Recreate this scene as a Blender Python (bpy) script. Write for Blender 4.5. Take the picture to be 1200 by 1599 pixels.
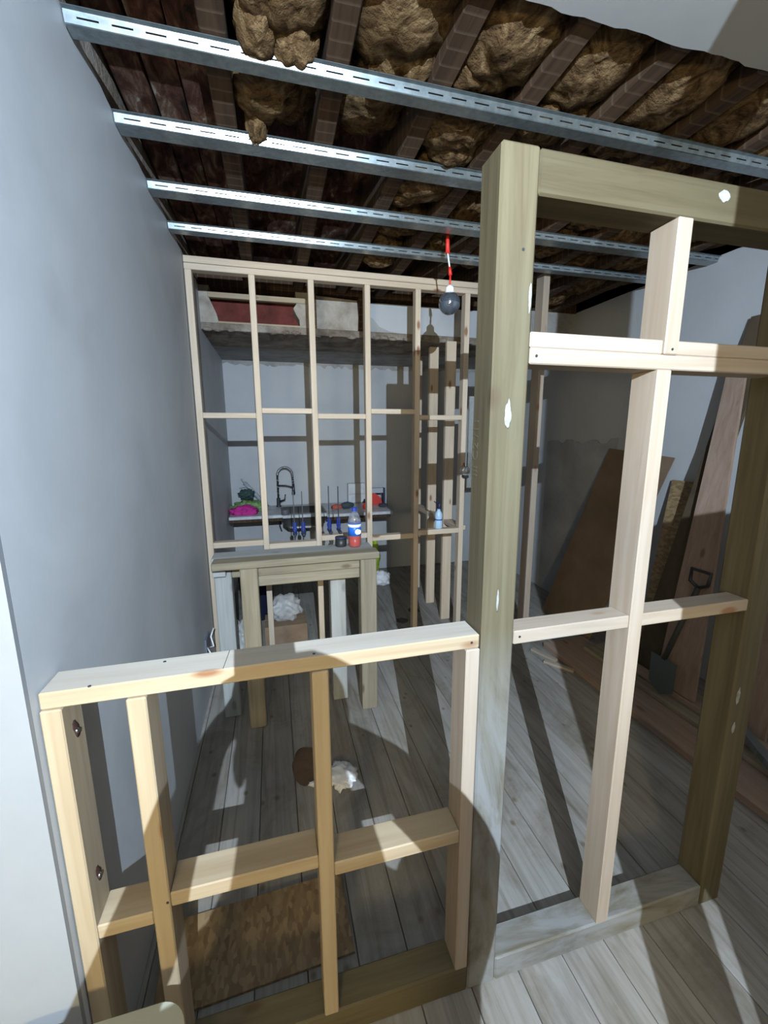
import bpy, bmesh, math, random
from mathutils import Vector, Matrix, noise

for o in list(bpy.data.objects):
    bpy.data.objects.remove(o, do_unlink=True)
SC = bpy.context.scene
COL = SC.collection
R = math.radians

# ------------------------------------------------------------------ camera
F_PX, PITCH, YAW, ROLL = 651.6, R(10.545), R(14.69), R(-0.227)
CAM_POS = Vector((0, 0, 1.73))
fwd = Vector((math.sin(YAW) * math.cos(PITCH), math.cos(YAW) * math.cos(PITCH), -math.sin(PITCH)))
rt = Vector((math.cos(YAW), -math.sin(YAW), 0))
up = rt.cross(fwd)
rt2 = rt * math.cos(ROLL) + up * math.sin(ROLL)
up2 = -rt * math.sin(ROLL) + up * math.cos(ROLL)
cd = bpy.data.cameras.new('camera')
cd.sensor_fit = 'VERTICAL'
cd.sensor_height = 24.0
cd.lens = 24.0 * F_PX / 1599.0
cd.clip_start = 0.02
cam = bpy.data.objects.new('camera', cd)
COL.objects.link(cam)
M = Matrix((rt2, up2, -fwd)).transposed().to_4x4()
M.translation = CAM_POS
cam.matrix_world = M
SC.camera = cam

# ------------------------------------------------------------------ world, light, exposure
w = bpy.data.worlds.new('world')
w.use_nodes = True
w.node_tree.nodes['Background'].inputs[0].default_value = (0.9, 0.85, 0.75, 1)
w.node_tree.nodes['Background'].inputs[1].default_value = 0.0
SC.world = w
LIGHT_POS = (0.05, -1.15, 2.36)
ld = bpy.data.lights.new('flood_light_beam', 'AREA')
ld.energy = 95
ld.shape = 'DISK'
ld.size = 0.008
ld.color = (0.67, 0.83, 1.0)
lo = bpy.data.objects.new('flood_light_beam', ld)
lo.location = LIGHT_POS
lo.rotation_euler = Vector((0.10, 1.0, -0.12)).to_track_quat('-Z', 'Y').to_euler()
COL.objects.link(lo)
WARM = 64.0                     # glow of the added warm fill lamp in the front room
SC.view_settings.view_transform = 'Standard'
SC.view_settings.look = 'None'
SC.view_settings.gamma = 1.0
SC.view_settings.use_curve_mapping = False
SC.view_settings.exposure = 1.36

# ------------------------------------------------------------------ materials
MATS = {}


def newmat(name):
    m = bpy.data.materials.new(name)
    m.use_nodes = True
    nt = m.node_tree
    b = nt.nodes['Principled BSDF']
    return m, nt, b


def N(nt, t, **kw):
    n = nt.nodes.new(t)
    for k, v in kw.items():
        setattr(n, k, v)
    return n


def coords(nt, scale=(1, 1, 1), rnd=True):
    tc = N(nt, 'ShaderNodeTexCoord')
    mp = N(nt, 'ShaderNodeMapping')
    mp.inputs['Scale'].default_value = scale
    if rnd:
        oi = N(nt, 'ShaderNodeObjectInfo')
        ml = N(nt, 'ShaderNodeMath', operation='MULTIPLY')
        ml.inputs[1].default_value = 37.0
        nt.links.new(oi.outputs['Random'], ml.inputs[0])
        ad = N(nt, 'ShaderNodeVectorMath', operation='ADD')
        nt.links.new(tc.outputs['Object'], ad.inputs[0])
        nt.links.new(ml.outputs[0], ad.inputs[1])
        nt.links.new(ad.outputs[0], mp.inputs['Vector'])
    else:
        nt.links.new(tc.outputs['Object'], mp.inputs['Vector'])
    return mp.outputs[0]


def ramp(nt, fac, stops):
    r = N(nt, 'ShaderNodeValToRGB')
    e = r.color_ramp.elements
    while len(e) < len(stops):
        e.new(0.5)
    for i, (p, c) in enumerate(stops):
        e[i].position = p
        e[i].color = tuple(c) + (1,)
    nt.links.new(fac, r.inputs[0])
    return r.outputs[0]


def mixc(nt, fac, a, b, mode='MIX'):
    m = N(nt, 'ShaderNodeMix', data_type='RGBA', blend_type=mode)
    if isinstance(fac, (int, float)):
        m.inputs[0].default_value = fac
    else:
        nt.links.new(fac, m.inputs[0])
    for i, v in ((6, a), (7, b)):
        if isinstance(v, tuple):
            m.inputs[i].default_value = v + (1,)
        else:
            nt.links.new(v, m.inputs[i])
    return m.outputs[2]


def noise_tex(nt, vec, scale, detail=4, rough=0.55, dist=0.0):
    n = N(nt, 'ShaderNodeTexNoise')
    n.inputs['Scale'].default_value = scale
    n.inputs['Detail'].default_value = detail
    n.inputs['Roughness'].default_value = rough
    n.inputs['Distortion'].default_value = dist
    nt.links.new(vec, n.inputs['Vector'])
    return n.outputs['Fac']


def bump(nt, b, h, strength, dist=0.01):
    bp = N(nt, 'ShaderNodeBump')
    bp.inputs['Strength'].default_value = strength
    bp.inputs['Distance'].default_value = dist
    nt.links.new(h, bp.inputs['Height'])
    nt.links.new(bp.outputs[0], b.inputs['Normal'])


def axis_scale(ax, along, across):
    s = [across] * 3
    s['xyz'.index(ax)] = along
    return tuple(s)


def wood(kind, ax, dusty=False):
    key = 'wood_%s_%s%s' % (kind, ax, '_dusty' if dusty else '')
    if key in MATS:
        return MATS[key]
    P = {  # light, dark, knot, rough
        'pine': ((0.375, 0.300, 0.205), (0.310, 0.232, 0.148), (0.20, 0.10, 0.05), 0.6),
        'fresh': ((0.370, 0.307, 0.248), (0.318, 0.248, 0.185), (0.24, 0.13, 0.07), 0.6),
        'treated': ((0.124, 0.104, 0.062), (0.082, 0.064, 0.034), (0.078, 0.054, 0.030), 0.7),
        'header': ((0.088, 0.072, 0.040), (0.058, 0.045, 0.022), (0.05, 0.036, 0.02), 0.7),
        'far_lifted': ((0.560, 0.455, 0.350), (0.480, 0.375, 0.270), (0.24, 0.12, 0.07), 0.6),  # far frames' timber, colour lifted to offset the lamp's falloff
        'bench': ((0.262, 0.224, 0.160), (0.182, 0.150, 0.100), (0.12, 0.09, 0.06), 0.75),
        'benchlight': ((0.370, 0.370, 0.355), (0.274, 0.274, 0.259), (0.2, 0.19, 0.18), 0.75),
        'pink': ((0.311, 0.222, 0.170), (0.244, 0.163, 0.118), (0.18, 0.10, 0.07), 0.7),
        'paletop': ((0.42, 0.38, 0.33), (0.37, 0.325, 0.275), (0.24, 0.18, 0.13), 0.7),  # paler tone for the rail's upward faces
        'joist': ((0.075, 0.043, 0.024), (0.032, 0.018, 0.011), (0.02, 0.012, 0.008), 0.9),
    }[kind]
    m, nt, b = newmat(key)
    v = coords(nt, axis_scale(ax, 1.6, 34))
    g = noise_tex(nt, v, 1.0, 5, 0.6, 0.6)
    col = ramp(nt, g, [(0.30, P[1]), (0.62, P[0])])
    v2 = coords(nt, axis_scale(ax, 0.8, 5))
    g2 = noise_tex(nt, v2, 1.0, 3)
    col = mixc(nt, 0.35, col, ramp(nt, g2, [(0.3, (0.55, 0.50, 0.42)), (0.7, (1, 1, 1))]), 'MULTIPLY')
    vk = coords(nt, axis_scale(ax, 3.0, 7.5))
    vo = N(nt, 'ShaderNodeTexVoronoi')
    vo.inputs['Scale'].default_value = 1.0
    nt.links.new(vk, vo.inputs['Vector'])
    k = ramp(nt, vo.outputs['Distance'], [(0.07, (1, 1, 1)), (0.13, (0, 0, 0))])
    col = mixc(nt, k, col, P[2])
    if kind == 'joist':
        tc = N(nt, 'ShaderNodeTexCoord')
        wv = N(nt, 'ShaderNodeTexWave', wave_type='BANDS', bands_direction=ax.upper(), wave_profile='SAW')
        wv.inputs['Scale'].default_value = 5.6
        wv.inputs['Distortion'].default_value = 1.2
        wv.inputs['Detail'].default_value = 3
        nt.links.new(tc.outputs['Object'], wv.inputs['Vector'])
        f = ramp(nt, wv.outputs['Fac'], [(0.80, (0, 0, 0)), (0.97, (0.55, 0.55, 0.55))])
        col = mixc(nt, f, col, (0.13, 0.095, 0.065))
    if dusty:
        tc = N(nt, 'ShaderNodeTexCoord')
        sx = N(nt, 'ShaderNodeSeparateXYZ')
        nt.links.new(tc.outputs['Object'], sx.inputs[0])
        nd = noise_tex(nt, coords(nt, axis_scale(ax, 3.0, 9)), 1.0, 6, 0.65, 0.8)
        mr = N(nt, 'ShaderNodeMapRange')
        if ax == 'z':
            mr.inputs[1].default_value = 0.05
            mr.inputs[2].default_value = -0.35
            nt.links.new(sx.outputs[2], mr.inputs[0])
        else:
            mr.inputs[1].default_value = -1
            mr.inputs[2].default_value = 0
            nt.links.new(sx.outputs[2], mr.inputs[0])
        mu = N(nt, 'ShaderNodeMath', operation='MULTIPLY')
        nt.links.new(ramp(nt, nd, [(0.30, (0, 0, 0)), (0.55, (0.85, 0.85, 0.85))]), mu.inputs[0])
        nt.links.new(mr.outputs[0], mu.inputs[1])
        col = mixc(nt, mu.outputs[0], col, (0.22, 0.22, 0.217))
    nt.links.new(col, b.inputs['Base Color'])
    b.inputs['Roughness'].default_value = P[3]
    b.inputs['Specular IOR Level'].default_value = 0.25
    bump(nt, b, g, 0.25, 0.002)
    MATS[key] = m
    return m


def plain(name, col, rough=0.6, metal=0.0, trans=0.0, spec=0.5, var=0.0, vscale=8.0, alpha=1.0, bmp=0.0, ior=1.45):
    if name in MATS:
        return MATS[name]
    m, nt, b = newmat(name)
    b.inputs['Base Color'].default_value = tuple(col) + (1,)
    b.inputs['Roughness'].default_value = rough
    b.inputs['Metallic'].default_value = metal
    b.inputs['Transmission Weight'].default_value = trans
    b.inputs['Specular IOR Level'].default_value = spec
    b.inputs['IOR'].default_value = ior
    b.inputs['Alpha'].default_value = alpha
    if var or bmp:
        v = coords(nt)
        n = noise_tex(nt, v, vscale, 6, 0.6)
        if var:
            c2 = tuple(max(0, x * (1 - var)) for x in col)
            c3 = tuple(min(1, x * (1 + var * 0.5)) for x in col)
            nt.links.new(ramp(nt, n, [(0.3, c2), (0.7, c3)]), b.inputs['Base Color'])
        if bmp:
            bump(nt, b, n, bmp, 0.01)
    MATS[name] = m
    return m


def blotch(name, stops, scale=3.0, detail=8, rough=0.8, dist=0.5, bmp=0.15, spec=0.3, stretch=(1, 1, 1), bd=0.01):
    if name in MATS:
        return MATS[name]
    m, nt, b = newmat(name)
    v = coords(nt, stretch)
    n = noise_tex(nt, v, scale, detail, 0.62, dist)
    nt.links.new(ramp(nt, n, stops), b.inputs['Base Color'])
    b.inputs['Roughness'].default_value = rough
    b.inputs['Specular IOR Level'].default_value = spec
    if bmp:
        n2 = noise_tex(nt, v, scale * 4, 6, 0.65)
        bump(nt, b, n2, bmp, bd)
    MATS[name] = m
    return m


def floor_mat():
    m, nt, b = newmat('old_floorboard')
    v = coords(nt, (26, 1.2, 26))
    g = noise_tex(nt, v, 1.0, 6, 0.65, 0.8)
    col = ramp(nt, g, [(0.25, (0.18, 0.158, 0.130)), (0.5, (0.29, 0.270, 0.246)), (0.75, (0.35, 0.333, 0.318))])
    v2 = coords(nt, (3, 1.6, 3))
    g2 = noise_tex(nt, v2, 1.0, 6, 0.7, 1.0)
    col = mixc(nt, 0.8, col, ramp(nt, g2, [(0.30, (0.52, 0.46, 0.38)), (0.5, (0.9, 0.89, 0.87)), (0.7, (1, 1, 1))]), 'MULTIPLY')
    v3 = coords(nt, (9, 7, 9))
    vo = N(nt, 'ShaderNodeTexVoronoi')
    vo.inputs['Scale'].default_value = 1.0
    nt.links.new(v3, vo.inputs['Vector'])
    k = ramp(nt, vo.outputs['Distance'], [(0.05, (1, 1, 1)), (0.14, (0, 0, 0))])
    col = mixc(nt, k, col, (0.15, 0.12, 0.09))
    oi = N(nt, 'ShaderNodeObjectInfo')
    col = mixc(nt, 0.6, col, ramp(nt, oi.outputs['Random'], [(0, (0.72, 0.70, 0.66)), (1, (1, 1, 1))]), 'MULTIPLY')
    nt.links.new(col, b.inputs['Base Color'])
    b.inputs['Roughness'].default_value = 0.8
    b.inputs['Specular IOR Level'].default_value = 0.25
    bump(nt, b, g, 0.35, 0.003)
    return m


def wall_mat(name, c1, c2, c3, scale=1.3):
    m, nt, b = newmat(name)
    v = coords(nt, (1, 1, 1), rnd=False)
    n = noise_tex(nt, v, scale, 5, 0.6, 0.8)
    col = ramp(nt, n, [(0.25, c1), (0.5, c2), (0.75, c3)])
    n2 = noise_tex(nt, v, 4.5, 6, 0.7)
    col = mixc(nt, 0.25, col, ramp(nt, n2, [(0.35, (0.82, 0.82, 0.83)), (0.6, (1, 1, 1))]), 'MULTIPLY')
    nt.links.new(col, b.inputs['Base Color'])
    b.inputs['Roughness'].default_value = 0.55
    b.inputs['Specular IOR Level'].default_value = 0.35
    n3 = noise_tex(nt, v, 60, 3)
    bump(nt, b, n3, 0.06, 0.003)
    return m


def osb_mat():
    m, nt, b = newmat('oriented_strand_board')
    v = coords(nt, (1, 1, 1))
    vo = N(nt, 'ShaderNodeTexVoronoi')
    vo.inputs['Scale'].default_value = 75
    mp = N(nt, 'ShaderNodeMapping')
    mp.inputs['Scale'].default_value = (1, 0.45, 1)
    mp.inputs['Rotation'].default_value = (0.3, 0.2, 0.7)
    nt.links.new(v, mp.inputs['Vector'])
    nt.links.new(mp.outputs[0], vo.inputs['Vector'])
    sep = N(nt, 'ShaderNodeSeparateColor')
    nt.links.new(vo.outputs['Color'], sep.inputs[0])
    col = ramp(nt, sep.outputs[0], [(0, (0.16, 0.10, 0.048)), (0.5, (0.22, 0.145, 0.072)), (1, (0.29, 0.20, 0.105))])
    nz = noise_tex(nt, v, 6, 5)
    col = mixc(nt, 0.5, col, ramp(nt, nz, [(0.3, (0.5, 0.46, 0.4)), (0.65, (1, 1, 1))]), 'MULTIPLY')
    nt.links.new(col, b.inputs['Base Color'])
    b.inputs['Roughness'].default_value = 0.75
    bump(nt, b, sep.outputs[0], 0.3, 0.002)
    return m


def galv_mat():
    m, nt, b = newmat('galvanised_steel')
    v = coords(nt, (1, 1, 1))
    n = noise_tex(nt, v, 45, 3)
    nt.links.new(ramp(nt, n, [(0.3, (0.23, 0.27, 0.285)), (0.7, (0.34, 0.385, 0.40))]), b.inputs['Base Color'])
    b.inputs['Metallic'].default_value = 0.85
    v2 = coords(nt, (2, 20, 20))
    n2 = noise_tex(nt, v2, 1.0, 4)
    mr = N(nt, 'ShaderNodeMapRange')
    mr.inputs[3].default_value = 0.20
    mr.inputs[4].default_value = 0.36
    nt.links.new(n2, mr.inputs[0])
    nt.links.new(mr.outputs[0], b.inputs['Roughness'])
    return m


FLOOR = floor_mat()
SKIM = wall_mat('grey_skim_paint', (0.382, 0.392, 0.406), (0.455, 0.465, 0.480), (0.495, 0.505, 0.520))
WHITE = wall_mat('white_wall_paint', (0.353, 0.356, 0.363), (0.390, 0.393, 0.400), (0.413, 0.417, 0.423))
DULL = wall_mat('dull_bare_plaster', (0.176, 0.128, 0.080), (0.216, 0.160, 0.100), (0.256, 0.192, 0.124))
NEARW = wall_mat('near_wall_toned_down', (0.215, 0.222, 0.232), (0.235, 0.243, 0.255), (0.25, 0.258, 0.27))  # wall colour darkened to offset the strong lamplight close by
CEILW = wall_mat('ceiling_paint', (0.30, 0.305, 0.31), (0.33, 0.335, 0.34), (0.345, 0.35, 0.355))
OSB = osb_mat()
GALV = galv_mat()
ROUGHPLASTER = blotch('rough_brown_plaster', [(0.3, (0.10, 0.075, 0.055)), (0.5, (0.22, 0.18, 0.145)), (0.72, (0.36, 0.32, 0.27))], 5, 10, 0.95, 0.4, 0.8, bd=0.03)
GREYPLASTER = blotch('bare_grey_plaster', [(0.3, (0.22, 0.21, 0.195)), (0.5, (0.31, 0.30, 0.285)), (0.72, (0.37, 0.36, 0.345))], 6, 8, 0.95, 0.3, 0.3)
BEIGEPLASTER = blotch('beige_broken_plaster', [(0.3, (0.20, 0.165, 0.13)), (0.5, (0.31, 0.27, 0.225)), (0.72, (0.40, 0.36, 0.31))], 7, 9, 0.95, 0.4, 0.5, bd=0.02)
INSUL = blotch('brown_mineral_wool', [(0.30, (0.025, 0.014, 0.008)), (0.47, (0.11, 0.066, 0.032)), (0.60, (0.20, 0.13, 0.066)), (0.80, (0.36, 0.26, 0.145))], 10, 14, 1.0, 2.2, 1.0, 0.05, bd=0.03)
DARKDECK = blotch('sooty_deck_boards', [(0.35, (0.018, 0.012, 0.010)), (0.50, (0.08, 0.035, 0.025)), (0.60, (0.14, 0.085, 0.06)), (0.72, (0.36, 0.31, 0.25))], 11, 12, 0.95, 0.6, 0.5, 0.1, (1.6, 0.6, 1))
BRICKRED = blotch('red_brick_recess', [(0.3, (0.07, 0.017, 0.012)), (0.7, (0.14, 0.033, 0.026))], 12, 6, 0.9, 0.2, 0.3)
HARDBOARD = blotch('brown_hardboard', [(0.3, (0.135, 0.088, 0.055)), (0.7, (0.185, 0.125, 0.082))], 4, 4, 0.6, 0.2, 0.05)
STEEL = plain('brushed_steel', (0.62, 0.63, 0.65), 0.25, 1.0)
DARKMETAL = plain('dark_metal', (0.06, 0.065, 0.075), 0.4, 0.7)
BLACK = plain('black_plastic', (0.02, 0.02, 0.022), 0.45)
BLUE = plain('blue_plastic', (0.02, 0.045, 0.32), 0.4)
REDP = plain('red_plastic', (0.55, 0.04, 0.03), 0.4)
WHITEP = plain('white_plastic', (0.8, 0.8, 0.8), 0.4)
CLEAR = plain('clear_plastic', (0.9, 0.93, 0.95), 0.12, 0, 0.9, alpha=0.55)
SINKM = plain('sink_bowl_underside', (0.19, 0.18, 0.17), 0.45, 0.7, var=0.3)
WORKTOP = blotch('grey_worktop', [(0.35, (0.40, 0.40, 0.41)), (0.65, (0.56, 0.56, 0.57))], 14, 5, 0.4, 0.2, 0.02)


# ------------------------------------------------------------------ mesh helpers
class MB:
    def __init__(s):
        s.bm = bmesh.new()

    def box(s, a, b, bev=0.0):
        bm = bmesh.new()
        bmesh.ops.create_cube(bm, size=1)
        d = [b[i] - a[i] for i in range(3)]
        c = [(a[i] + b[i]) / 2 for i in range(3)]
        for v in bm.verts:
            v.co = Vector((v.co.x * d[0] + c[0], v.co.y * d[1] + c[1], v.co.z * d[2] + c[2]))
        if bev:
            bmesh.ops.bevel(bm, geom=bm.edges[:], offset=min(bev, min(abs(x) for x in d) * 0.45), segments=1, affect='EDGES')
        s._join(bm)
        return s

    def obox(s, p0, p1, w, h, upv=(0, 0, 1), bev=0.0):
        """box bar from p0 to p1; w across, h along upv"""
        p0, p1 = Vector(p0), Vector(p1)
        d = p1 - p0
        L = d.length
        x = d.normalized()
        u = Vector(upv)
        y = u.cross(x).normalized()
        z = x.cross(y)
        bm = bmesh.new()
        bmesh.ops.create_cube(bm, size=1)
        for v in bm.verts:
            v.co = Vector((v.co.x * L, v.co.y * w, v.co.z * h))
        if bev:
            bmesh.ops.bevel(bm, geom=bm.edges[:], offset=min(bev, w * .45, h * .45), segments=1, affect='EDGES')
        mt = Matrix((x, y, z)).transposed().to_4x4()
        mt.translation = (p0 + p1) / 2
        bmesh.ops.transform(bm, matrix=mt, verts=bm.verts)
        s._join(bm)
        return s

    def tube(s, pts, r, n=10, cap=True):
        pts = [Vector(p) for p in pts]
        rs = r if isinstance(r, (list, tuple)) else [r] * len(pts)
        rings = []
        prev = None
        for i, p in enumerate(pts):
            d = (pts[min(i + 1, len(pts) - 1)] - pts[max(i - 1, 0)])
            d = d.normalized() if d.length > 1e-9 else Vector((0, 0, 1))
            if prev is None:
                a = Vector((0, 0, 1)) if abs(d.z) < 0.9 else Vector((1, 0, 0))
                u = d.cross(a).normalized()
            else:
                u = (prev - d * prev.dot(d)).normalized()
            prev = u
            v = d.cross(u)
            rings.append([s.bm.verts.new(p + (u * math.cos(2 * math.pi * k / n) + v * math.sin(2 * math.pi * k / n)) * max(rs[i], 1e-4)) for k in range(n)])
        for a, b in zip(rings, rings[1:]):
            for k in range(n):
                s.bm.faces.new((a[k], a[(k + 1) % n], b[(k + 1) % n], b[k])).smooth = True
        if cap:
            s.bm.faces.new(rings[0][::-1])
            s.bm.faces.new(rings[-1])
        return s

    def lathe(s, prof, c=(0, 0, 0), n=20, smooth=True):
        c = Vector(c)
        rings = []
        for r, z in prof:
            rings.append([s.bm.verts.new(c + Vector((max(r, 1e-4) * math.cos(2 * math.pi * k / n), max(r, 1e-4) * math.sin(2 * math.pi * k / n), z))) for k in range(n)])
        for a, b in zip(rings, rings[1:]):
            for k in range(n):
                s.bm.faces.new((a[k], a[(k + 1) % n], b[(k + 1) % n], b[k])).smooth = smooth
        s.bm.faces.new(rings[0][::-1])
        s.bm.faces.new(rings[-1])
        return s

    def prism(s, poly, axis, a, b):
        """extrude polygon (2D, the other two axes in order) along axis from a to b"""
        oth = [i for i in range(3) if i != axis]

        def P(p, t):
            v = [0, 0, 0]
            v[oth[0]], v[oth[1]], v[axis] = p[0], p[1], t
            return s.bm.verts.new(v)
        A = [P(p, a) for p in poly]
        B = [P(p, b) for p in poly]
        n = len(poly)
        s.bm.faces.new(A)
        s.bm.faces.new(B[::-1])
        for i in range(n):
            s.bm.faces.new((A[i], A[(i + 1) % n], B[(i + 1) % n], B[i]))
        return s

    def quad_sheet(s, c4, th):
        c4 = [Vector(p) for p in c4]
        nrm = (c4[1] - c4[0]).cross(c4[3] - c4[0]).normalized() * th
        A = [s.bm.verts.new(p) for p in c4]
        B = [s.bm.verts.new(p + nrm) for p in c4]
        s.bm.faces.new(A[::-1])
        s.bm.faces.new(B)
        for i in range(4):
            s.bm.faces.new((A[i], A[(i + 1) % 4], B[(i + 1) % 4], B[i]))
        return s

    def blob(s, c, r, seed=0, amp=0.25, freq=6.0, sub=4, flat=None):
        bm = bmesh.new()
        bmesh.ops.create_icosphere(bm, subdivisions=sub, radius=1)
        off = Vector((seed * 3.1, seed * 1.7, seed * 2.3))
        for v in bm.verts:
            d = v.co.normalized()
            k = 1 + amp * noise.fractal(d * freq * 0.3 + off, 0.8, 2.1, 5)
            q = Vector((d.x * r[0], d.y * r[1], d.z * r[2])) * k
            if flat is not None:
                q.z = max(q.z, flat)
            v.co = q + Vector(c)
        for f in bm.faces:
            f.smooth = True
        s._join(bm)
        return s

    def _join(s, bm):
        me = bpy.data.meshes.new('t')
        bm.to_mesh(me)
        bm.free()
        s.bm.from_mesh(me)
        bpy.data.meshes.remove(me)

    def build(s, name, mat, parent=None, origin=None):
        bmesh.ops.recalc_face_normals(s.bm, faces=s.bm.faces[:])
        co = [v.co for v in s.bm.verts]
        lo_ = Vector((min(c.x for c in co), min(c.y for c in co), min(c.z for c in co)))
        hi = Vector((max(c.x for c in co), max(c.y for c in co), max(c.z for c in co)))
        ctr = (lo_ + hi) / 2 if origin is None else Vector(origin)
        for v in s.bm.verts:
            v.co -= ctr
        me = bpy.data.meshes.new(name)
        s.bm.to_mesh(me)
        s.bm.free()
        me.materials.append(mat)
        o = bpy.data.objects.new(name, me)
        COL.objects.link(o)
        if parent is not None:
            o.parent = parent
            pw = wpos(parent)
            o.location = ctr - pw
        else:
            o.location = ctr
        return o


def wpos(o):
    p = Vector(o.location)
    while o.parent is not None:
        o = o.parent
        p += Vector(o.location)
    return p


def tag(o, label=None, cat=None, group=None, kind=None):
    if label:
        o['label'] = label
    if cat:
        o['category'] = cat
    if group:
        o['group'] = group
    if kind:
        o['kind'] = kind
    return o


def thing(name, loc, label, cat, group=None):
    o = bpy.data.objects.new(name, None)
    o.empty_display_size = 0.1
    o.location = loc
    COL.objects.link(o)
    return tag(o, label, cat, group)


def beam(name, a, b, kind, parent, bev=0.003):
    d = [abs(b[i] - a[i]) for i in range(3)]
    ax = 'xyz'[d.index(max(d))]
    return MB().box(a, b, bev).build(name, wood(kind, ax), parent)


def struct(o, label=None):
    return tag(o, label=label, kind='structure')


# ------------------------------------------------------------------ the place: dimensions
XL, XR = -0.495, 2.89          # left wall, right wall faces
YN, YB = 0.905, 5.10           # near end of left wall, back wall
ZC = 2.87                      # plaster ceiling level
XF, YF = -2.3, -2.6            # the front room's left and rear walls
random.seed(7)

# floor with each board
fl = struct(MB().box((XF - .1, YF - .1, -0.12), (XR + .1, YB + .1, -0.024)).build('floor', plain('sub_floor', (0.03, 0.025, 0.02), 0.9)),
            'old grey-white timber floorboards running away from the camera')
bx = 0.525 - 0.167 * 17
while bx < XR:
    x0, x1 = max(bx + 0.0013, XF), min(bx + 0.167 - 0.0013, XR)
    if x1 - x0 > 0.02:
        dz = random.uniform(-0.0015, 0.0)
        MB().box((x0, YF, -0.024), (x1, YB, dz), 0.002).build('floorboard', FLOOR, fl)
    bx += 0.167


# left wall: ragged top edge
def ragged(y0, y1, z, step, amp, seed):
    rnd = random.Random(seed)
    out = []
    y = y0
    while y < y1:
        out.append((y, z + rnd.uniform(-amp, amp)))
        y += step * rnd.uniform(0.5, 1.5)
    out.append((y1, z))
    return out


top = ragged(YN, YB, ZC, 0.06, 0.011, 3)
poly = [(YN, 0), (YB, 0)] + top[::-1]
struct(MB().prism(poly, 0, XL - 0.12, XL).build('wall_left', SKIM), 'long grey skimmed wall running down the left side')
rough_left = MB().box((XL - 0.12, YN, ZC - 0.02), (XL - 0.012, YB, 3.10)).build('trim_1', ROUGHPLASTER)
struct(rough_left, 'rough bare masonry above the left wall')
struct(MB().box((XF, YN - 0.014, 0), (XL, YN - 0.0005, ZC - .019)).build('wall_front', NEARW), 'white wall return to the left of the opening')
struct(MB().box((XF - 0.1, YF, 0), (XF, YN, ZC - .019)).build('wall_front_left', DULL), 'bare plaster side wall of the front room')
struct(MB().box((XF - .1, YF - 0.1, 0), (XR + .1, YF, ZC - .019)).build('wall_rear', DULL), 'bare plaster wall behind the camera')
struct(MB().box((XR, YF, 0), (XR + 0.1, YB, ZC + .0)).build('wall_right', WHITE), 'white wall on the right behind the stacked boards')
struct(MB().box((XL - .12, YB, 0), (XR + .1, YB + 0.1, 2.56)).build('wall_back', WHITE), 'white kitchen wall behind the sink')
# near nib of wall beside the camera (right), throws the upright shadow
struct(MB().box((0.485, -0.39, 0), (0.568, -0.35, ZC - .019)).build('wall_nib', WHITE), 'narrow wall post behind the camera')

# plaster ceiling of the front room, ragged torn edge
edge = [(x, 1.188 + random.Random(int(x * 1000)).uniform(-0.005, 0.006)) for x in [XF + i * 0.035 for i in range(int((XR - XF) / 0.035) + 1)]]
poly = [(XF, YF), (XR, YF), (XR, 1.188)] + edge[::-1]
struct(MB().prism(poly, 2, ZC - 0.018, ZC - 0.005).build('ceiling', CEILW), 'white plaster ceiling over the front room, torn along one edge')
# open ceiling: deck above, joists, insulation
oc = struct(MB().box((XL - .12, YF, 3.09), (XR + .1, YB, 3.14)).build('ceiling_open', DARKDECK), 'stripped ceiling with dark joists and brown insulation')
JX = [-0.108, 0.255, 0.60, 0.925, 1.25, 1.60, 1.95, 2.30, 2.65]
for jx in JX:
    beam('joist', (jx - 0.037, YF, ZC - 0.004), (jx + 0.037, 3.69, 3.09), 'joist', oc, 0.004)
# deck boards seen between the wall and the first joist
for k in range(3):
    x0 = XL + 0.0 + k * 0.117
    beam('deck_board', (x0 + .003, 1.0, 3.005 + 0.012 * (k % 2)), (x0 + 0.113, 3.7, 3.09), 'joist', oc, 0.003).data.materials[0] = DARKDECK


def wool(c, r, seed, amp=0.35, sub=4):
    o = MB().blob(c, r, seed, amp, 9.0, sub).build('insulation_batt', INSUL, oc)
    return o


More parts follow.
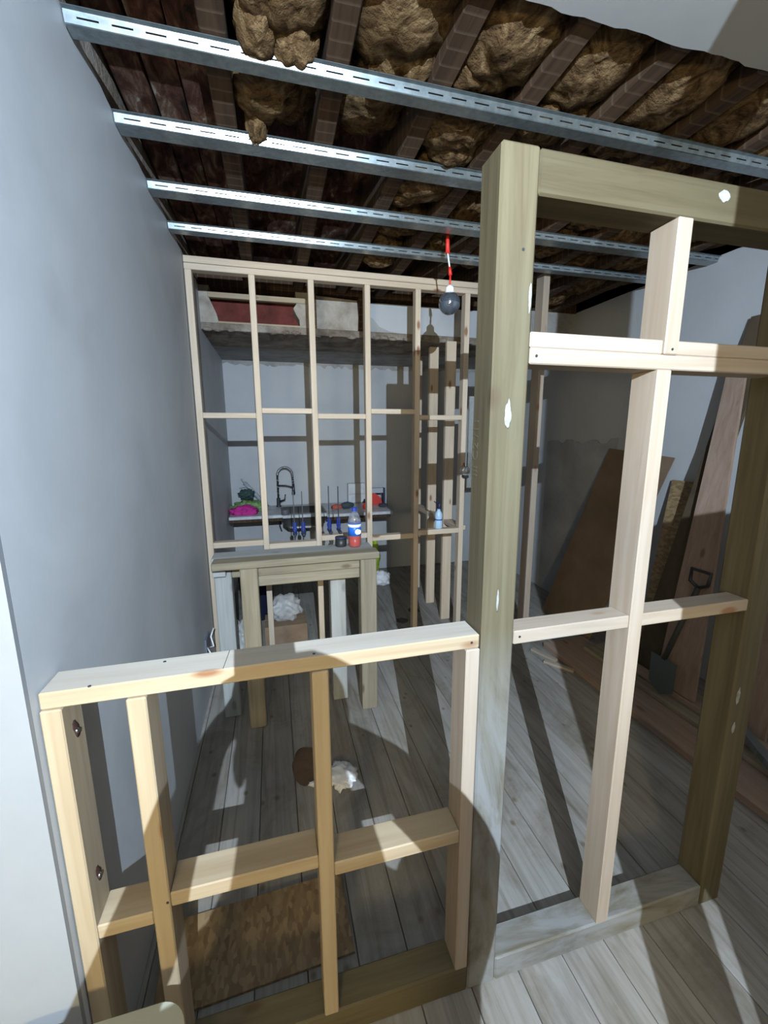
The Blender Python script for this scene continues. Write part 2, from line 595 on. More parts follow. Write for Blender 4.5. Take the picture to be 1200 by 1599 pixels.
WOOL = [  # x, y, z, rx, ry, rz
    (0.075, 1.36, 2.94, 0.13, 0.16, 0.09), (0.02, 1.50, 2.905, 0.06, 0.10, 0.07), (0.115, 1.53, 2.91, 0.07, 0.08, 0.075),
    (0.03, 1.74, 2.935, 0.10, 0.13, 0.08), (0.00, 1.90, 2.895, 0.035, 0.06, 0.065), (0.12, 1.80, 2.99, 0.09, 0.16, 0.07),
    (0.42, 1.36, 2.96, 0.15, 0.20, 0.10), (0.47, 1.56, 2.95, 0.12, 0.12, 0.085), (0.40, 1.76, 2.99, 0.14, 0.17, 0.08),
    (0.76, 1.36, 2.95, 0.14, 0.17, 0.10), (0.70, 1.50, 2.93, 0.08, 0.08, 0.07), (0.74, 1.72, 2.94, 0.15, 0.14, 0.09), (0.79, 1.86, 2.92, 0.09, 0.08, 0.07),
    (0.76, 2.10, 2.93, 0.15, 0.14, 0.085), (0.70, 2.24, 2.92, 0.07, 0.07, 0.06), (0.76, 2.52, 2.95, 0.14, 0.13, 0.09), (0.72, 2.86, 2.94, 0.13, 0.12, 0.09), (0.75, 2.98, 2.89, 0.09, 0.06, 0.055),
    (1.08, 1.38, 2.95, 0.13, 0.18, 0.09), (1.10, 1.62, 2.96, 0.12, 0.15, 0.09), (1.08, 2.0, 2.99, 0.13, 0.2, 0.08), (1.09, 2.52, 2.99, 0.12, 0.2, 0.08), (1.08, 2.85, 2.99, 0.12, 0.12, 0.08),
    (1.43, 1.40, 2.95, 0.14, 0.18, 0.09), (1.46, 1.62, 2.95, 0.12, 0.14, 0.08), (1.42, 2.08, 2.97, 0.14, 0.2, 0.09), (1.43, 2.55, 2.95, 0.13, 0.17, 0.085), (1.42, 2.9, 2.97, 0.13, 0.15, 0.08),
    (1.78, 1.42, 2.95, 0.14, 0.18, 0.09), (1.76, 1.75, 2.96, 0.13, 0.16, 0.09), (1.78, 2.15, 2.95, 0.13, 0.18, 0.085), (1.77, 2.55, 2.95, 0.13, 0.16, 0.09), (1.78, 2.95, 2.96, 0.13, 0.2, 0.09), (1.78, 3.4, 2.96, 0.13, 0.2, 0.09),
    (2.12, 1.5, 2.96, 0.14, 0.2, 0.09), (2.13, 1.95, 2.95, 0.13, 0.18, 0.09), (2.12, 2.4, 2.95, 0.13, 0.2, 0.09), (2.13, 2.85, 2.96, 0.13, 0.2, 0.09), (2.12, 3.3, 2.95, 0.13, 0.22, 0.09),
    (2.47, 1.6, 2.96, 0.14, 0.2, 0.09), (2.48, 2.1, 2.95, 0.13, 0.22, 0.09), (2.47, 2.6, 2.96, 0.13, 0.2, 0.09), (2.48, 3.1, 2.95, 0.13, 0.22, 0.09), (2.47, 3.5, 2.95, 0.13, 0.18, 0.09),
    (2.77, 2.2, 2.97, 0.11, 0.3, 0.08), (2.77, 2.9, 2.97, 0.11, 0.3, 0.08),
]
for i, (x, y, z, rx, ry, rz) in enumerate(WOOL):
    wool((x, y, z + 0.008), (rx * 1.2, ry * 1.25, rz * 1.05), i + 1, 0.17)

# bulkhead over the kitchen opening, with the broken-out hole
BY0, BY1, BZ = 3.68, 4.35, 2.54
bh = struct(MB().box((XL, BY0 + 0.16, BZ), (XR, BY1, 3.09)).build('wall_bulkhead', ROUGHPLASTER), 'rough bulkhead above the kitchen opening')
MB().box((XL, BY0, BZ - 0.004), (XR, BY1 - 0.001, BZ + 0.05), 0.004).build('lintel', ROUGHPLASTER, bh)
MB().box((XL, BY0 + 0.01, 2.86), (XR, BY0 + 0.16, 3.05)).build('top_plate', wood('joist', 'x'), bh)
# left broken plaster around the hole
MB().prism([(XL, 2.59), (-0.36, 2.59), (-0.375, 2.66), (-0.40, 2.72), (-0.43, 2.79), (-0.42, 2.86), (XL, 2.86)], 1, BY0 + .012, BY0 + 0.16).build('plaster_left', BEIGEPLASTER, bh)
MB().prism([(0.265, 2.59), (0.36, 2.59), (0.36, 2.86), (0.235, 2.86), (0.24, 2.77), (0.215, 2.735), (0.235, 2.69), (0.26, 2.65)], 1, BY0 + .012, BY0 + 0.16).build('plaster_middle', BEIGEPLASTER, bh)
beam('hole_head', (-0.43, BY0 + .005, 2.775), (0.36, BY0 + .05, 2.815), 'pine', bh)
beam('hole_sill', (-0.37, BY0 + .005, 2.588), (0.28, BY0 + .05, 2.605), 'pine', bh)
MB().box((-0.44, BY0 + .155, 2.58), (0.30, BY0 + .159, 2.80)).build('brick_recess', BRICKRED, bh)
beam('upright', (0.362, BY0 + .0, 2.59), (0.40, BY0 + .1, 2.86), 'joist', bh)
MB().prism([(0.40, 2.585), (0.745, 2.59), (0.75, 2.70), (0.742, 2.83), (0.40, 2.845)], 1, BY0 + .012, BY0 + .1).build('plaster_panel', BEIGEPLASTER, bh)
beam('upright', (0.752, BY0 - .004, 2.59), (0.80, BY0 + .1, 2.86), 'joist', bh)
MB().prism([(0.80, 2.59), (1.12, 2.59), (1.02, 2.60), (0.93, 2.635), (0.87, 2.70), (0.80, 2.72)], 1, BY0 + .002, BY0 + .1).build('plaster_corner', GREYPLASTER, bh)
MB().box((0.80, BY0 + .010, 2.59), (1.95, BY0 + .1, 2.822)).build('white_panel', WHITE, bh)
MB().box((1.95, BY0 + .008, 2.59), (XR, BY0 + .1, 2.86)).build('plaster_right', GREYPLASTER, bh)
# ragged plaster drips on the lintel edge
for i in range(34):
    x = -0.45 + i * 0.095 + random.uniform(-.03, .03)
    MB().blob((x, BY0 + random.uniform(0.0, 0.03), BZ + random.uniform(0.0, 0.012)), (0.04, 0.02, 0.016), i, 0.5, 8, 2).build('plaster_crumb', ROUGHPLASTER, bh)
# low kitchen ceiling behind the bulkhead
kc = struct(MB().box((XL, BY1, BZ + 0.0), (XR, YB, BZ + 0.12)).build('ceiling_kitchen', GREYPLASTER), 'low bare grey ceiling over the sink')
rg = [(XL, 2.56)]
x = XL
rr = random.Random(11)
while x < XR:
    rg.append((x, 2.50 + rr.uniform(-0.018, 0.022)))
    x += rr.uniform(0.02, 0.07)
rg.append((XR, 2.50))
rg.append((XR, 2.56))
struct(MB().prism(rg, 1, YB - 0.004, YB - 0.0002).build('trim_2', GREYPLASTER), 'ragged unpainted plaster strip along the top of the back wall')

# ------------------------------------------------------------------ metal ceiling channels
ORD = ['nearest', 'second nearest', 'third from the front', 'farthest']


def channel(y, w_, zb, h, label, x0=XL + .004, x1=XR - .004):
    """slotted flange faces the room, plain web faces down"""
    t = 0.003
    tilt = 0.34
    mb = MB()

    def flange(xa, xb, za, zc):
        n0 = len(mb.bm.verts)
        mb.box((xa, y, zb + za), (xb, y + t, zb + zc))
        mb.bm.verts.ensure_lookup_table()
        for v in mb.bm.verts[n0:]:
            v.co.y -= (v.co.z - zb) * tilt
    mb.box((x0, y, zb), (x1, y + w_, zb + t))                    # web
    flange(x0, x1, h * 0.62, h)                                  # flange above the slots
    flange(x0, x1, t, h * 0.48)                                  # flange below the slots
    pitch, slot = 0.085, 0.054
    x = x0
    while x < x1:                                                # bridges between the slots
        flange(x, min(x + pitch - slot, x1), h * 0.48, h * 0.62)
        x += pitch
    mb.box((x0, y - h * tilt - 0.014, zb + h), (x1, y - h * tilt + t, zb + h + 0.002))   # lip against the joists
    mb.box((x0, y + w_ - t, zb + t), (x1, y + w_, zb + h))       # far flange
    o = mb.build('ceiling_channel', GALV)
    return tag(o, label, 'metal channel', 'slotted steel channels under the joists')


channel(1.537, 0.046, 2.834, 0.028, 'slotted steel ceiling channel nearest the camera')
channel(1.918, 0.066, 2.834, 0.028, 'second slotted steel ceiling channel, counted from the white ceiling edge')
channel(2.338, 0.070, 2.834, 0.028, 'third slotted steel ceiling channel, counted from the white ceiling edge')
channel(2.728, 0.055, 2.834, 0.028, 'farthest slotted steel ceiling channel, just before the far stud frame')

# ------------------------------------------------------------------ front stud partition
Y0, Y1 = 0.92, 1.006
fp = thing('stud_partition', (0.52, 0.96, 0), 'near timber stud partition with thick treated posts and a half-height left side', 'stud partition')
# treated posts, header, sole plates
post = beam('post', (0.507, 0.922, 0), (0.603, 1.020, 2.352), 'treated', fp, 0.006)
post.data.materials[0] = wood('treated', 'z', True)
post2 = beam('post', (1.447, 0.922, 0), (1.543, 1.020, 2.352), 'treated', fp, 0.006)
beam('header', (0.603, 0.924, 2.256), (1.447, 1.018, 2.350), 'header', fp, 0.005)
beam('sole_plate', (0.603, 0.922, 0.0), (1.447, 1.012, 0.088), 'treated', fp, 0.005).data.materials[0] = wood('treated', 'x', True)
beam('sole_plate', (XL + .002, 0.924, 0.0), (0.507, 1.012, 0.098), 'treated', fp, 0.005)
# half-height left side
rail = beam('top_rail', (XL + .002, Y0 + .006, 1.172), (0.503, 1.014, 1.210), 'pine', fp)
rail.data.materials.append(wood('paletop', 'x'))
for p in rail.data.polygons:
    if p.normal.z > 0.9:
        p.material_index = 1
for x0 in (-0.493, -0.334, 0.062, 0.463):
    s = beam('stud', (x0, Y0, 0.098), (x0 + 0.040, Y1, 1.172), 'pine' if x0 < 0.4 else 'fresh', fp)
    if x0 < -0.45:
        for zc in (1.093, 0.706):
            hb = MB()
            hb.blob((0, 0, 0), (0.0025, 0.011, 0.026), 3, 0.25, 6, 3)
            h = hb.build('bolt_recess', plain('dark_recess', (0.05, 0.02, 0.012), 0.9), s)
            h.location = Vector((x0 + 0.040, 0.967, zc)) - wpos(s)
            h.rotation_euler = (R(18), 0, 0)
            bt = MB().tube([(0, 0, 0), (0.006, 0, 0)], 0.006, 6).build('bolt_head', STEEL, s)
            bt.location = Vector((x0 + 0.042, 0.965, zc - 0.004)) - wpos(s)
beam('noggin', (-0.453, Y0 + .002, 0.570), (-0.334, Y1, 0.608), 'pine', fp)
beam('noggin', (-0.294, Y0 + .002, 0.608), (0.062, Y1, 0.648), 'pine', fp)
beam('noggin', (0.102, Y0 + .002, 0.570), (0.463, Y1, 0.612), 'pine', fp)
# right bay
beam('stud', (0.982, Y0 - .002, 0.088), (1.028, 1.004, 1.894), 'fresh', fp)
beam('stud', (0.996, Y0 - .002, 1.932), (1.042, 1.004, 2.256), 'fresh', fp)
beam('noggin', (0.603, Y0 + .002, 1.894), (1.447, 1.0, 1.932), 'fresh', fp)
beam('noggin', (0.603, Y0 + .004, 1.932), (0.996, 1.0, 1.968), 'fresh', fp)
beam('noggin', (1.042, Y0 + .004, 1.932), (1.447, 1.0, 1.968), 'fresh', fp)
beam('noggin', (0.603, Y0 + .002, 1.168), (0.982, 0.992, 1.207), 'fresh', fp)
beam('noggin', (1.028, Y0 + .002, 1.168), (1.447, 0.992, 1.207), 'fresh', fp)
MB().obox((-0.135, 0.928, 1.2102), (-0.128, 1.012, 1.2102), 0.0012, 0.0006).build('pencil_line', BLACK, fp)
# screw heads
for (x, y, z) in ((-0.30, Y0 - .0005, 0.627), (-0.27, .995, 1.2105), (-0.40, 0.93, 1.2105), (0.07, 0.94, 1.2105), (0.62, Y0 + .001, 1.913), (0.62, Y0 + .001, 1.19), (1.02, Y0 - .0025, 1.945), (0.48, Y0 + .005, 1.19), (0.55, .9215, 1.76), (0.57, .9215, 2.14)):
    if abs(z - 1.2105) < .001:
        mb = MB().tube([(x, y, z - .001), (x, y, z + .0006)], 0.0035, 8)
    else:
        mb = MB().tube([(x, y, z), (x, y - .0006, z)], 0.0035, 8)
    mb.build('screw_head', DARKMETAL, fp)
# pale filler marks on the posts
FILL = plain('pale_filler', (0.29, 0.29, 0.26), 0.8, var=0.4, vscale=60)
for (x, z, rx, rz, y) in ((0.552, 1.775, 0.011, 0.033, .9215), (0.594, 2.04, 0.005, 0.03, .9215), (1.135, 2.318, 0.022, 0.013, .9235), (1.47, 0.86, 0.010, 0.03, .9215), (1.472, 0.74, 0.009, 0.02, .9215), (0.548, 1.30, 0.004, 0.03, .9215)):
    MB().blob((x, y, z), (rx * .8, 0.0008, rz), int(x * 100), 0.3, 5, 3).build('filler_patch', FILL, fp)
# grade stamp on the side of the post (only part of it can be read)
tcu = bpy.data.curves.new('grade_stamp', 'FONT')
tcu.body = 'III C2 /11'
tcu.size = 0.040
tcu.extrude = 0.0002
tcu.materials.append(plain('stamp_ink', (0.10, 0.088, 0.055), 0.8))
to = bpy.data.objects.new('grade_stamp', tcu)
COL.objects.link(to)
dg = bpy.context.evaluated_depsgraph_get()
tm = bpy.data.meshes.new_from_object(to.evaluated_get(dg))
bpy.data.objects.remove(to)
st = bpy.data.objects.new('grade_stamp', tm)
COL.objects.link(st)
st.parent = fp
st.matrix_local = Matrix.Translation(Vector((0.5066, 0.985, 1.62)) - Vector(fp.location)) @ Matrix(((0, 0, -1), (0, 1, 0), (1, 0, 0))).to_4x4() @ Matrix.Rotation(0, 4, 'Z')

# ------------------------------------------------------------------ far stud partition
Z2 = 2.80
bp = thing('stud_partition', (0.5, 3.13, 0), 'far pale stud frame standing in front of the kitchen sink', 'stud partition')
BY, BD = 3.10, 0.068
beam('top_plate', (XL + .004, BY, Z2 - 0.035), (1.60, BY + BD, Z2 + 0.003), 'far_lifted', bp)
beam('top_plate', (XL + .004, BY - .002, Z2 + 0.005), (1.60, BY + BD, Z2 + 0.045), 'far_lifted', bp)
SX = [-0.489, -0.103, 0.283, 0.678, 1.058, 1.452]
beam('sole_plate', (XL + .004, BY, 0.0), (0.9, BY + BD, 0.04), 'far_lifted', bp)
for x0 in SX:
    beam('stud', (x0, BY, 0.0 if x0 > 0.9 else 0.04), (x0 + 0.041, BY + BD, Z2 - 0.035), 'far_lifted', bp)
for i, (za, zb) in enumerate(((1.842, 0.930), (1.877, 0.897), (1.842, 0.934), (1.880, 0.905), (1.838, 0.925))):
    a, b = SX[i] + 0.041, SX[i + 1]
    beam('noggin', (a, BY + .001, za), (b, BY + BD, za + 0.037), 'far_lifted', bp)
    beam('noggin', (a, BY + .001, zb), (b, BY + BD, zb + 0.041), 'far_lifted', bp)
# return of studs going back from the corner
rp = thing('stud_partition', (1.5, 3.7, 0), 'side stud return running back from the far frame towards the kitchen wall', 'stud partition')
for y0 in (3.45, 3.85, 4.30):
    beam('stud', (1.46, y0, 0), (1.548, y0 + 0.040, 2.50 if y0 < 3.6 else 2.53), 'far_lifted', rp)
for ya, yb in ((BY + BD, 3.45), (3.49, 3.85), (3.89, 4.30)):
    beam('noggin', (1.462, ya, 0.93), (1.546, yb, 0.97), 'far_lifted', rp)
# lone upright on the right
up_ = thing('door_stud', (1.97, 2.9, 0), 'lone upright timber stud standing to the right of the thick near post', 'timber stud')
beam('stud', (1.945, 2.85, 0), (1.995, 2.945, 2.87), 'fresh', up_)

# ------------------------------------------------------------------ rough bench of two post frames
bt = thing('trestle_bench', (0.1, 2.45, 0), 'rough grey-green timber trestle bench made from thick posts', 'trestle bench')
beam('leg', (-0.215, 2.345, 0), (-0.120, 2.440, 0.998), 'bench', bt, 0.005)
beam('leg', (0.470, 2.345, 0), (0.568, 2.440, 0.998), 'bench', bt, 0.005)
beam('leg', (-0.372, 2.490, 0), (-0.275, 2.585, 0.985), 'benchlight', bt, 0.005)
beam('leg', (0.304, 2.490, 0), (0.400, 2.585, 0.985), 'benchlight', bt, 0.005)
beam('cross_beam', (-0.120, 2.375, 0.938), (0.470, 2.435, 0.998), 'bench', bt, 0.004)
beam('cross_beam', (-0.120, 2.380, 0.876), (0.470, 2.430, 0.936), 'bench', bt, 0.004)
beam('cross_beam', (-0.275, 2.500, 0.90), (0.304, 2.575, 0.985), 'bench', bt, 0.004)
beam('side_beam', (-0.372, 2.440, 0.93), (-0.300, 2.490, 0.985), 'benchlight', bt, 0.004)
beam('top_board', (-0.36, 2.335, 0.998), (0.585, 2.445, 1.040), 'bench', bt, 0.005)
beam('top_board', (-0.375, 2.450, 0.985), (0.575, 2.595, 1.036), 'benchlight', bt, 0.005)

# ------------------------------------------------------------------ kitchen worktop, sink, tap
wt = thing('worktop', (0.4, 5.0, 0.86), 'grey worktop fixed to the back wall', 'worktop')
mb = MB()
mb.box((XL + .02, 4.44, 0.868), (0.06, 5.09, 0.90), 0.003)
mb.box((0.06, 4.40, 0.868), (0.52, 4.47, 0.90), 0.003)
mb.box((0.06, 4.93, 0.868), (0.52, 5.09, 0.90), 0.003)
mb.box((0.52, 4.34, 0.868), (1.24, 5.09, 0.90), 0.003)
mb.build('top', WORKTOP, wt)
beam('batten', (XL + .02, 4.46, 0.832), (0.06, 4.50, 0.867), 'joist', wt)
beam('batten', (0.56, 4.37, 0.832), (1.22, 4.41, 0.867), 'joist', wt)
beam('batten', (XL + .02, 5.04, 0.82), (1.22, 5.095, 0.867), 'joist', wt)
sk = thing('sink', (0.29, 4.7, 0.9), 'stainless steel sink bowl set into the worktop', 'sink')


def bowl():
    bm = MB()
    x0, x1, y0, y1 = 0.07, 0.51, 4.48, 4.92

    def ring(inset, z, rad=0.06, n=5):
        pts = []
        for (cx, cy, a0) in ((x1 - rad - inset, y1 - rad - inset, 0), (x0 + rad + inset, y1 - rad - inset, 90), (x0 + rad + inset, y0 + rad + inset, 180), (x1 - rad - inset, y0 + rad + inset, 270)):
            for k in range(n):
                a = R(a0 + 90 * k / (n - 1))
                pts.append(bm.bm.verts.new((cx + rad * math.cos(a), cy + rad * math.sin(a), z)))
        return pts
    rs = [ring(-0.02, 0.9015), ring(-0.02, 0.904), ring(0.0, 0.904), ring(0.005, 0.78), ring(0.05, 0.735), ring(0.04, 0.725), ring(-0.004, 0.775), ring(-0.005, 0.9015)]
    for a, b in zip(rs, rs[1:]):
        for k in range(len(a)):
            bm.bm.faces.new((a[k], a[(k + 1) % len(a)], b[(k + 1) % len(b)], b[k])).smooth = True
    a, b = rs[-1], rs[0]
    for k in range(len(a)):
        bm.bm.faces.new((a[k], a[(k + 1) % len(a)], b[(k + 1) % len(b)], b[k]))
    bm.bm.faces.new(rs[4])
    bm.bm.faces.new(rs[5])
    return bm


bowl().build('bowl', SINKM, sk)
MB().tube([(0.29, 4.7, 0.735), (0.29, 4.7, 0.64), (0.30, 4.78, 0.60), (0.32, 5.0, 0.60), (0.32, 5.09, 0.60)], 0.02, 10).build('waste_pipe', plain('grey_pipe', (0.16, 0.16, 0.17), 0.5), sk)
for px in (0.02, 0.09):
    MB().tube([(px, 5.0, 0.86), (px + .02, 4.98, 0.75), (px + .01, 5.02, 0.66), (px + .03, 5.09, 0.58)], 0.008, 8).build('supply_hose', DARKMETAL, sk)
# spring tap
tp = thing('kitchen_tap', (0.03, 4.98, 0.9), 'tall dark spring-neck kitchen tap behind the sink', 'tap')
MB().lathe([(0.03, 0), (0.03, 0.012), (0.022, 0.02), (0.022, 0.10), (0.016, 0.105)], (0.03, 4.98, 0.90), 16).build('base', DARKMETAL, tp)
arc = [(0.03, 4.98, 1.0), (0.03, 4.98, 1.27)]
for k in range(1, 12):
    a = math.pi - k * math.pi / 12
    arc.append((0.115 + 0.085 * math.cos(a), 4.97 - 0.01 * k * .3, 1.27 + 0.09 * math.sin(a)))
arc += [(0.20, 4.94, 1.25), (0.205, 4.94, 1.16)]
neck = MB().tube(arc, 0.011, 10).build('neck', DARKMETAL, tp)
# coil around the neck
coil = []
NP = len(arc)
for k in range(240):
    t = k / 239 * (NP - 1.001)
    i = int(t)
    p = Vector(arc[i]).lerp(Vector(arc[i + 1]), t - i)
    d = (Vector(arc[i + 1]) - Vector(arc[i])).normalized()
    sdv = Vector((0, 1, 0))
    u = d.cross(sdv).normalized()
    a = k * 1.3
    coil.append(p + (u * math.cos(a) + sdv * math.sin(a)) * 0.014)
MB().tube(coil, 0.003, 5).build('spring', STEEL, neck)
MB().tube([(0.205, 4.94, 1.17), (0.205, 4.94, 1.10), (0.205, 4.94, 1.05)], [0.013, 0.017, 0.021], 12).build('spray_head', DARKMETAL, tp)
MB().tube([(0.03, 4.98, 1.15), (0.12, 4.96, 1.148), (0.195, 4.94, 1.13)], 0.008, 8).build('hose_arm', DARKMETAL, tp)
MB().tube([(0.05, 4.97, 0.965), (0.10, 4.94, 0.985), (0.11, 4.935, 1.05)], [0.011, 0.010, 0.006], 8).build('lever', DARKMETAL, tp)

# ------------------------------------------------------------------ clutter on the worktop


def crumple(name, c, r, seed, mat, label, cat, amp=0.5, sub=4, flat=True):
    o = MB().blob(c, r, seed, amp, 10, sub, -r[2] * 0.45 if flat else None).build(name, mat)
    return tag(o, label, cat)


crumple('cloth', (-0.33, 4.60, 0.930), (0.14, 0.08, 0.06), 5, plain('magenta_cloth', (0.42, 0.02, 0.20), 0.8), 'crumpled magenta cloth on the left end of the worktop', 'cloth')
crumple('plastic_bag', (-0.28, 4.82, 0.935), (0.19, 0.10, 0.075), 8, plain('green_bag', (0.16, 0.28, 0.10), 0.5, var=0.5), 'green plastic bag behind the magenta cloth', 'bag')
crumple('cloth', (-0.31, 4.84, 1.085), (0.075, 0.06, 0.05), 9, plain('dark_green_cloth', (0.03, 0.06, 0.055), 0.8), 'dark green bundle sitting on the green bag', 'cloth', flat=False)
t = thing('sealant_gun', (-0.25, 4.98, 0.95), 'grey sealant gun leaning up behind the green bag', 'tool')
MB().tube([(-0.16, 4.99, 0.98), (-0.34, 5.03, 1.19)], 0.022, 10).build('barrel', plain('grey_tube', (0.35, 0.37, 0.40), 0.5), t)
MB().tube([(-0.34, 5.03, 1.19), (-0.375, 5.035, 1.235)], 0.009, 8).build('nozzle', plain('grey_tube', (0.35, 0.37, 0.40), 0.5), t)
MB().obox((-0.31, 5.02, 1.155), (-0.40, 5.03, 1.135), 0.02, 0.016).build('trigger', plain('grey_tube', (0.35, 0.37, 0.40), 0.5), t)
t = thing('tape_roll', (0.09, 4.62, 0.905), 'small dark grey tape roll at the left edge of the sink', 'tape roll')
MB().lathe([(0.0, 0.0), (0.04, 0.0), (0.042, 0.004), (0.042, 0.05), (0.04, 0.054), (0.02, 0.054), (0.02, 0.03), (0.0, 0.03)], (0.09, 4.445, 0.9005), 18).build('roll', plain('dark_tape', (0.10, 0.10, 0.11), 0.6), t)
crumple('sponge', (0.66, 4.62, 0.925), (0.06, 0.04, 0.035), 4, plain('red_sponge', (0.42, 0.09, 0.06), 0.8), 'red sponge lying right of the sink', 'sponge', 0.2)
t = thing('sanding_disc', (0.78, 4.63, 0.9), 'dark round scouring pad standing on edge on the worktop', 'pad')
MB().blob((0.78, 4.63, 0.938), (0.075, 0.03, 0.042), 2, 0.15, 5, 3).build('pad', plain('dark_pad', (0.03, 0.045, 0.05), 0.7), t)
t = thing('red_kettle', (1.02, 4.6, 0.9), 'dark red rounded power tool near the front of the worktop', 'power tool')
MB().lathe([(0.0, 0), (0.055, 0), (0.06, 0.03), (0.052, 0.07), (0.0, 0.075)], (1.005, 4.56, 0.901), 16).build('body', REDP, t)
MB().lathe([(0.0, 0), (0.05, 0), (0.04, 0.035), (0.0, 0.04)], (1.0, 4.56, 0.976), 14).build('cap', BLACK, t)
t = thing('red_toolbox', (1.22, 4.85, 0.9), 'bright red cordless tool with a black handle at the right end of the worktop', 'power tool')
MB().prism([(1.10, 0.902), (1.24, 0.902), (1.22, 0.98), (1.15, 1.04), (1.10, 1.04)], 1, 4.80, 4.87).build('body', REDP, t)
MB().box((1.25, 4.80, 0.902), (1.275, 4.86, 1.10), 0.004).build('handle', plain('navy_plastic', (0.02, 0.025, 0.06), 0.5), t)
MB().box((1.09, 4.80, 1.04), (1.25, 4.86, 1.10), 0.004).build('battery', plain('grey_tube', (0.35, 0.37, 0.40), 0.5), t)
MB().box((1.09, 4.79, 1.042), (1.11, 4.87, 1.115), 0.003).build('strap', BLACK, t)
crumple('rag', (1.20, 4.62, 0.920), (0.05, 0.04, 0.025), 12, plain('dark_rag', (0.04, 0.04, 0.05), 0.9), 'small dark rag hanging at the right corner of the worktop', 'rag')
t = thing('wall_box', (0.95, 5.08, 1.0), 'square pale box standing against the back wall over the worktop', 'box')
MB().box((0.86, 5.0, 0.902), (1.08, 5.08, 1.14), 0.006).build('carton', plain('pale_card', (0.55, 0.55, 0.57), 0.8, var=0.2), t)
MB().box((0.86, 4.998, 1.0), (1.08, 5.0, 1.02)).build('tape', plain('tape_band', (0.42, 0.42, 0.44), 0.5), t)

# bar clamps gripping the lower noggins of the far frame
CL = [(0.128, 1.31, 0.93), (0.192, 1.305, 0.93), (0.396, 1.34, 0.93), (0.470, 1.335, 0.93)]
CLN = ['first', 'second', 'third', 'fourth']
for i, (x, zt_, zb) in enumerate(CL):
    t = thing('bar_clamp', (x, 3.2, 0.8), '%s from the left of the four blue-handled bar clamps behind the far frame' % CLN[i], 'clamp', 'bar clamps on the far frame')
    yb = BY + BD + 0.028
    MB().box((x - 0.0035, yb, 0.82), (x + 0.0035, yb + 0.018, zt_), 0.001).build('bar', DARKMETAL, t)
    MB().box((x - 0.010, BY + .012, 0.978), (x + 0.010, yb + .03, 0.996), 0.002).build('fixed_jaw', DARKMETAL, t)
    MB().box((x - 0.010, BY + .012, 0.858), (x + 0.010, yb + .03, 0.876), 0.002).build('sliding_jaw', DARKMETAL, t)
    prof = [(0.006, 0), (0.016, 0.005), (0.018, 0.02), (0.013, 0.03), (0.018, 0.045), (0.018, 0.06), (0.013, 0.07), (0.017, 0.085), (0.012, 0.105), (0.005, 0.108)]
    MB().lathe(prof, (x + .004, yb + 0.045, 0.955 if i < 2 else 0.975), 12).build('handle', BLUE, t)
    MB().tube([(x + .004, yb + .045, 0.83), (x + .004, yb + .045, 0.965)], 0.004, 6).build('screw', STEEL, t)

# bottle of red drink on the bench
t = thing('drink_bottle', (0.468, 2.52, 1.036), 'clear plastic bottle with red drink, blue and white label and blue cap', 'bottle')
bc = (0.468, 2.515, 1.0365)
MB().lathe([(0.0, 0.001), (0.030, 0.001), (0.038, 0.01), (0.0385, 0.072), (0.0, 0.072)], bc, 24).build('red_drink', plain('red_liquid', (0.50, 0.035, 0.02), 0.15), t)
MB().lathe([(0.034, 0.0), (0.0405, 0.01), (0.0405, 0.155), (0.038, 0.175), (0.028, 0.205), (0.014, 0.222), (0.014, 0.235)], bc, 24).build('bottle_body', CLEAR, t)
lband = MB().lathe([(0.0408, 0.074), (0.0413, 0.074), (0.0413, 0.148), (0.0408, 0.148)], bc, 24).build('label_band', plain('label_blue', (0.02, 0.13, 0.55), 0.4), t)
MB().lathe([(0.0414, 0.128), (0.0417, 0.128), (0.0417, 0.146), (0.0414, 0.146)], bc, 24).build('label_stripe', WHITEP, lband)
MB().blob((bc[0] + 0.013, bc[1] - 0.0400, bc[2] + 0.1), (0.020, 0.004, 0.018), 2, 0.15, 6, 3).build('label_patch', plain('label_white', (0.75, 0.85, 0.9), 0.4), lband)
MB().lathe([(0.0, 0.226), (0.0165, 0.226), (0.0165, 0.248), (0.0, 0.25)], bc, 16, False).build('cap', BLUE, t)
t = thing('tin', (0.41, 2.55, 1.036), 'small black tin beside the drink bottle on the bench', 'tin')
MB().lathe([(0.0, 0), (0.034, 0), (0.036, 0.004), (0.036, 0.05), (0.0, 0.052)], (0.385, 2.545, 1.0365), 18).build('can', BLACK, t)
MB().lathe([(0.0, 0.052), (0.037, 0.052), (0.037, 0.06), (0.0, 0.06)], (0.385, 2.545, 1.0365), 18).build('lid', plain('navy_plastic', (0.02, 0.025, 0.06), 0.5), t)

# spray bottle on a noggin
t = thing('spray_bottle', (1.28, 3.13, 0.966), 'pale blue spray bottle standing on a lower rail of the far frame', 'bottle')
sc_ = (1.285, 3.134, 0.9665)
MB().lathe([(0.028, 0.0), (0.032, 0.006), (0.032, 0.06), (0.027, 0.075), (0.032, 0.095), (0.030, 0.125), (0.014, 0.15), (0.012, 0.165), (0.0, 0.166)], sc_, 18).build('bottle_body', plain('pale_blue_plastic', (0.42, 0.58, 0.72), 0.25, alpha=0.9), t)
MB().lathe([(0.0285, 0.070), (0.0305, 0.072), (0.0305, 0.078), (0.0285, 0.080)], sc_, 18).build('band', BLUE, t)
MB().tube([(sc_[0], sc_[1], 1.13), (sc_[0] + .004, sc_[1], 1.165), (sc_[0] - .005, sc_[1], 1.172)], [0.016, 0.014, 0.01], 10).build('spray_head', plain('navy_plastic', (0.02, 0.025, 0.06), 0.5), t)
MB().tube([(sc_[0] - .005, sc_[1], 1.165), (sc_[0] - .045, sc_[1] - .005, 1.195)], [0.008, 0.003], 8).build('spout', plain('navy_plastic', (0.02, 0.025, 0.06), 0.5), t)

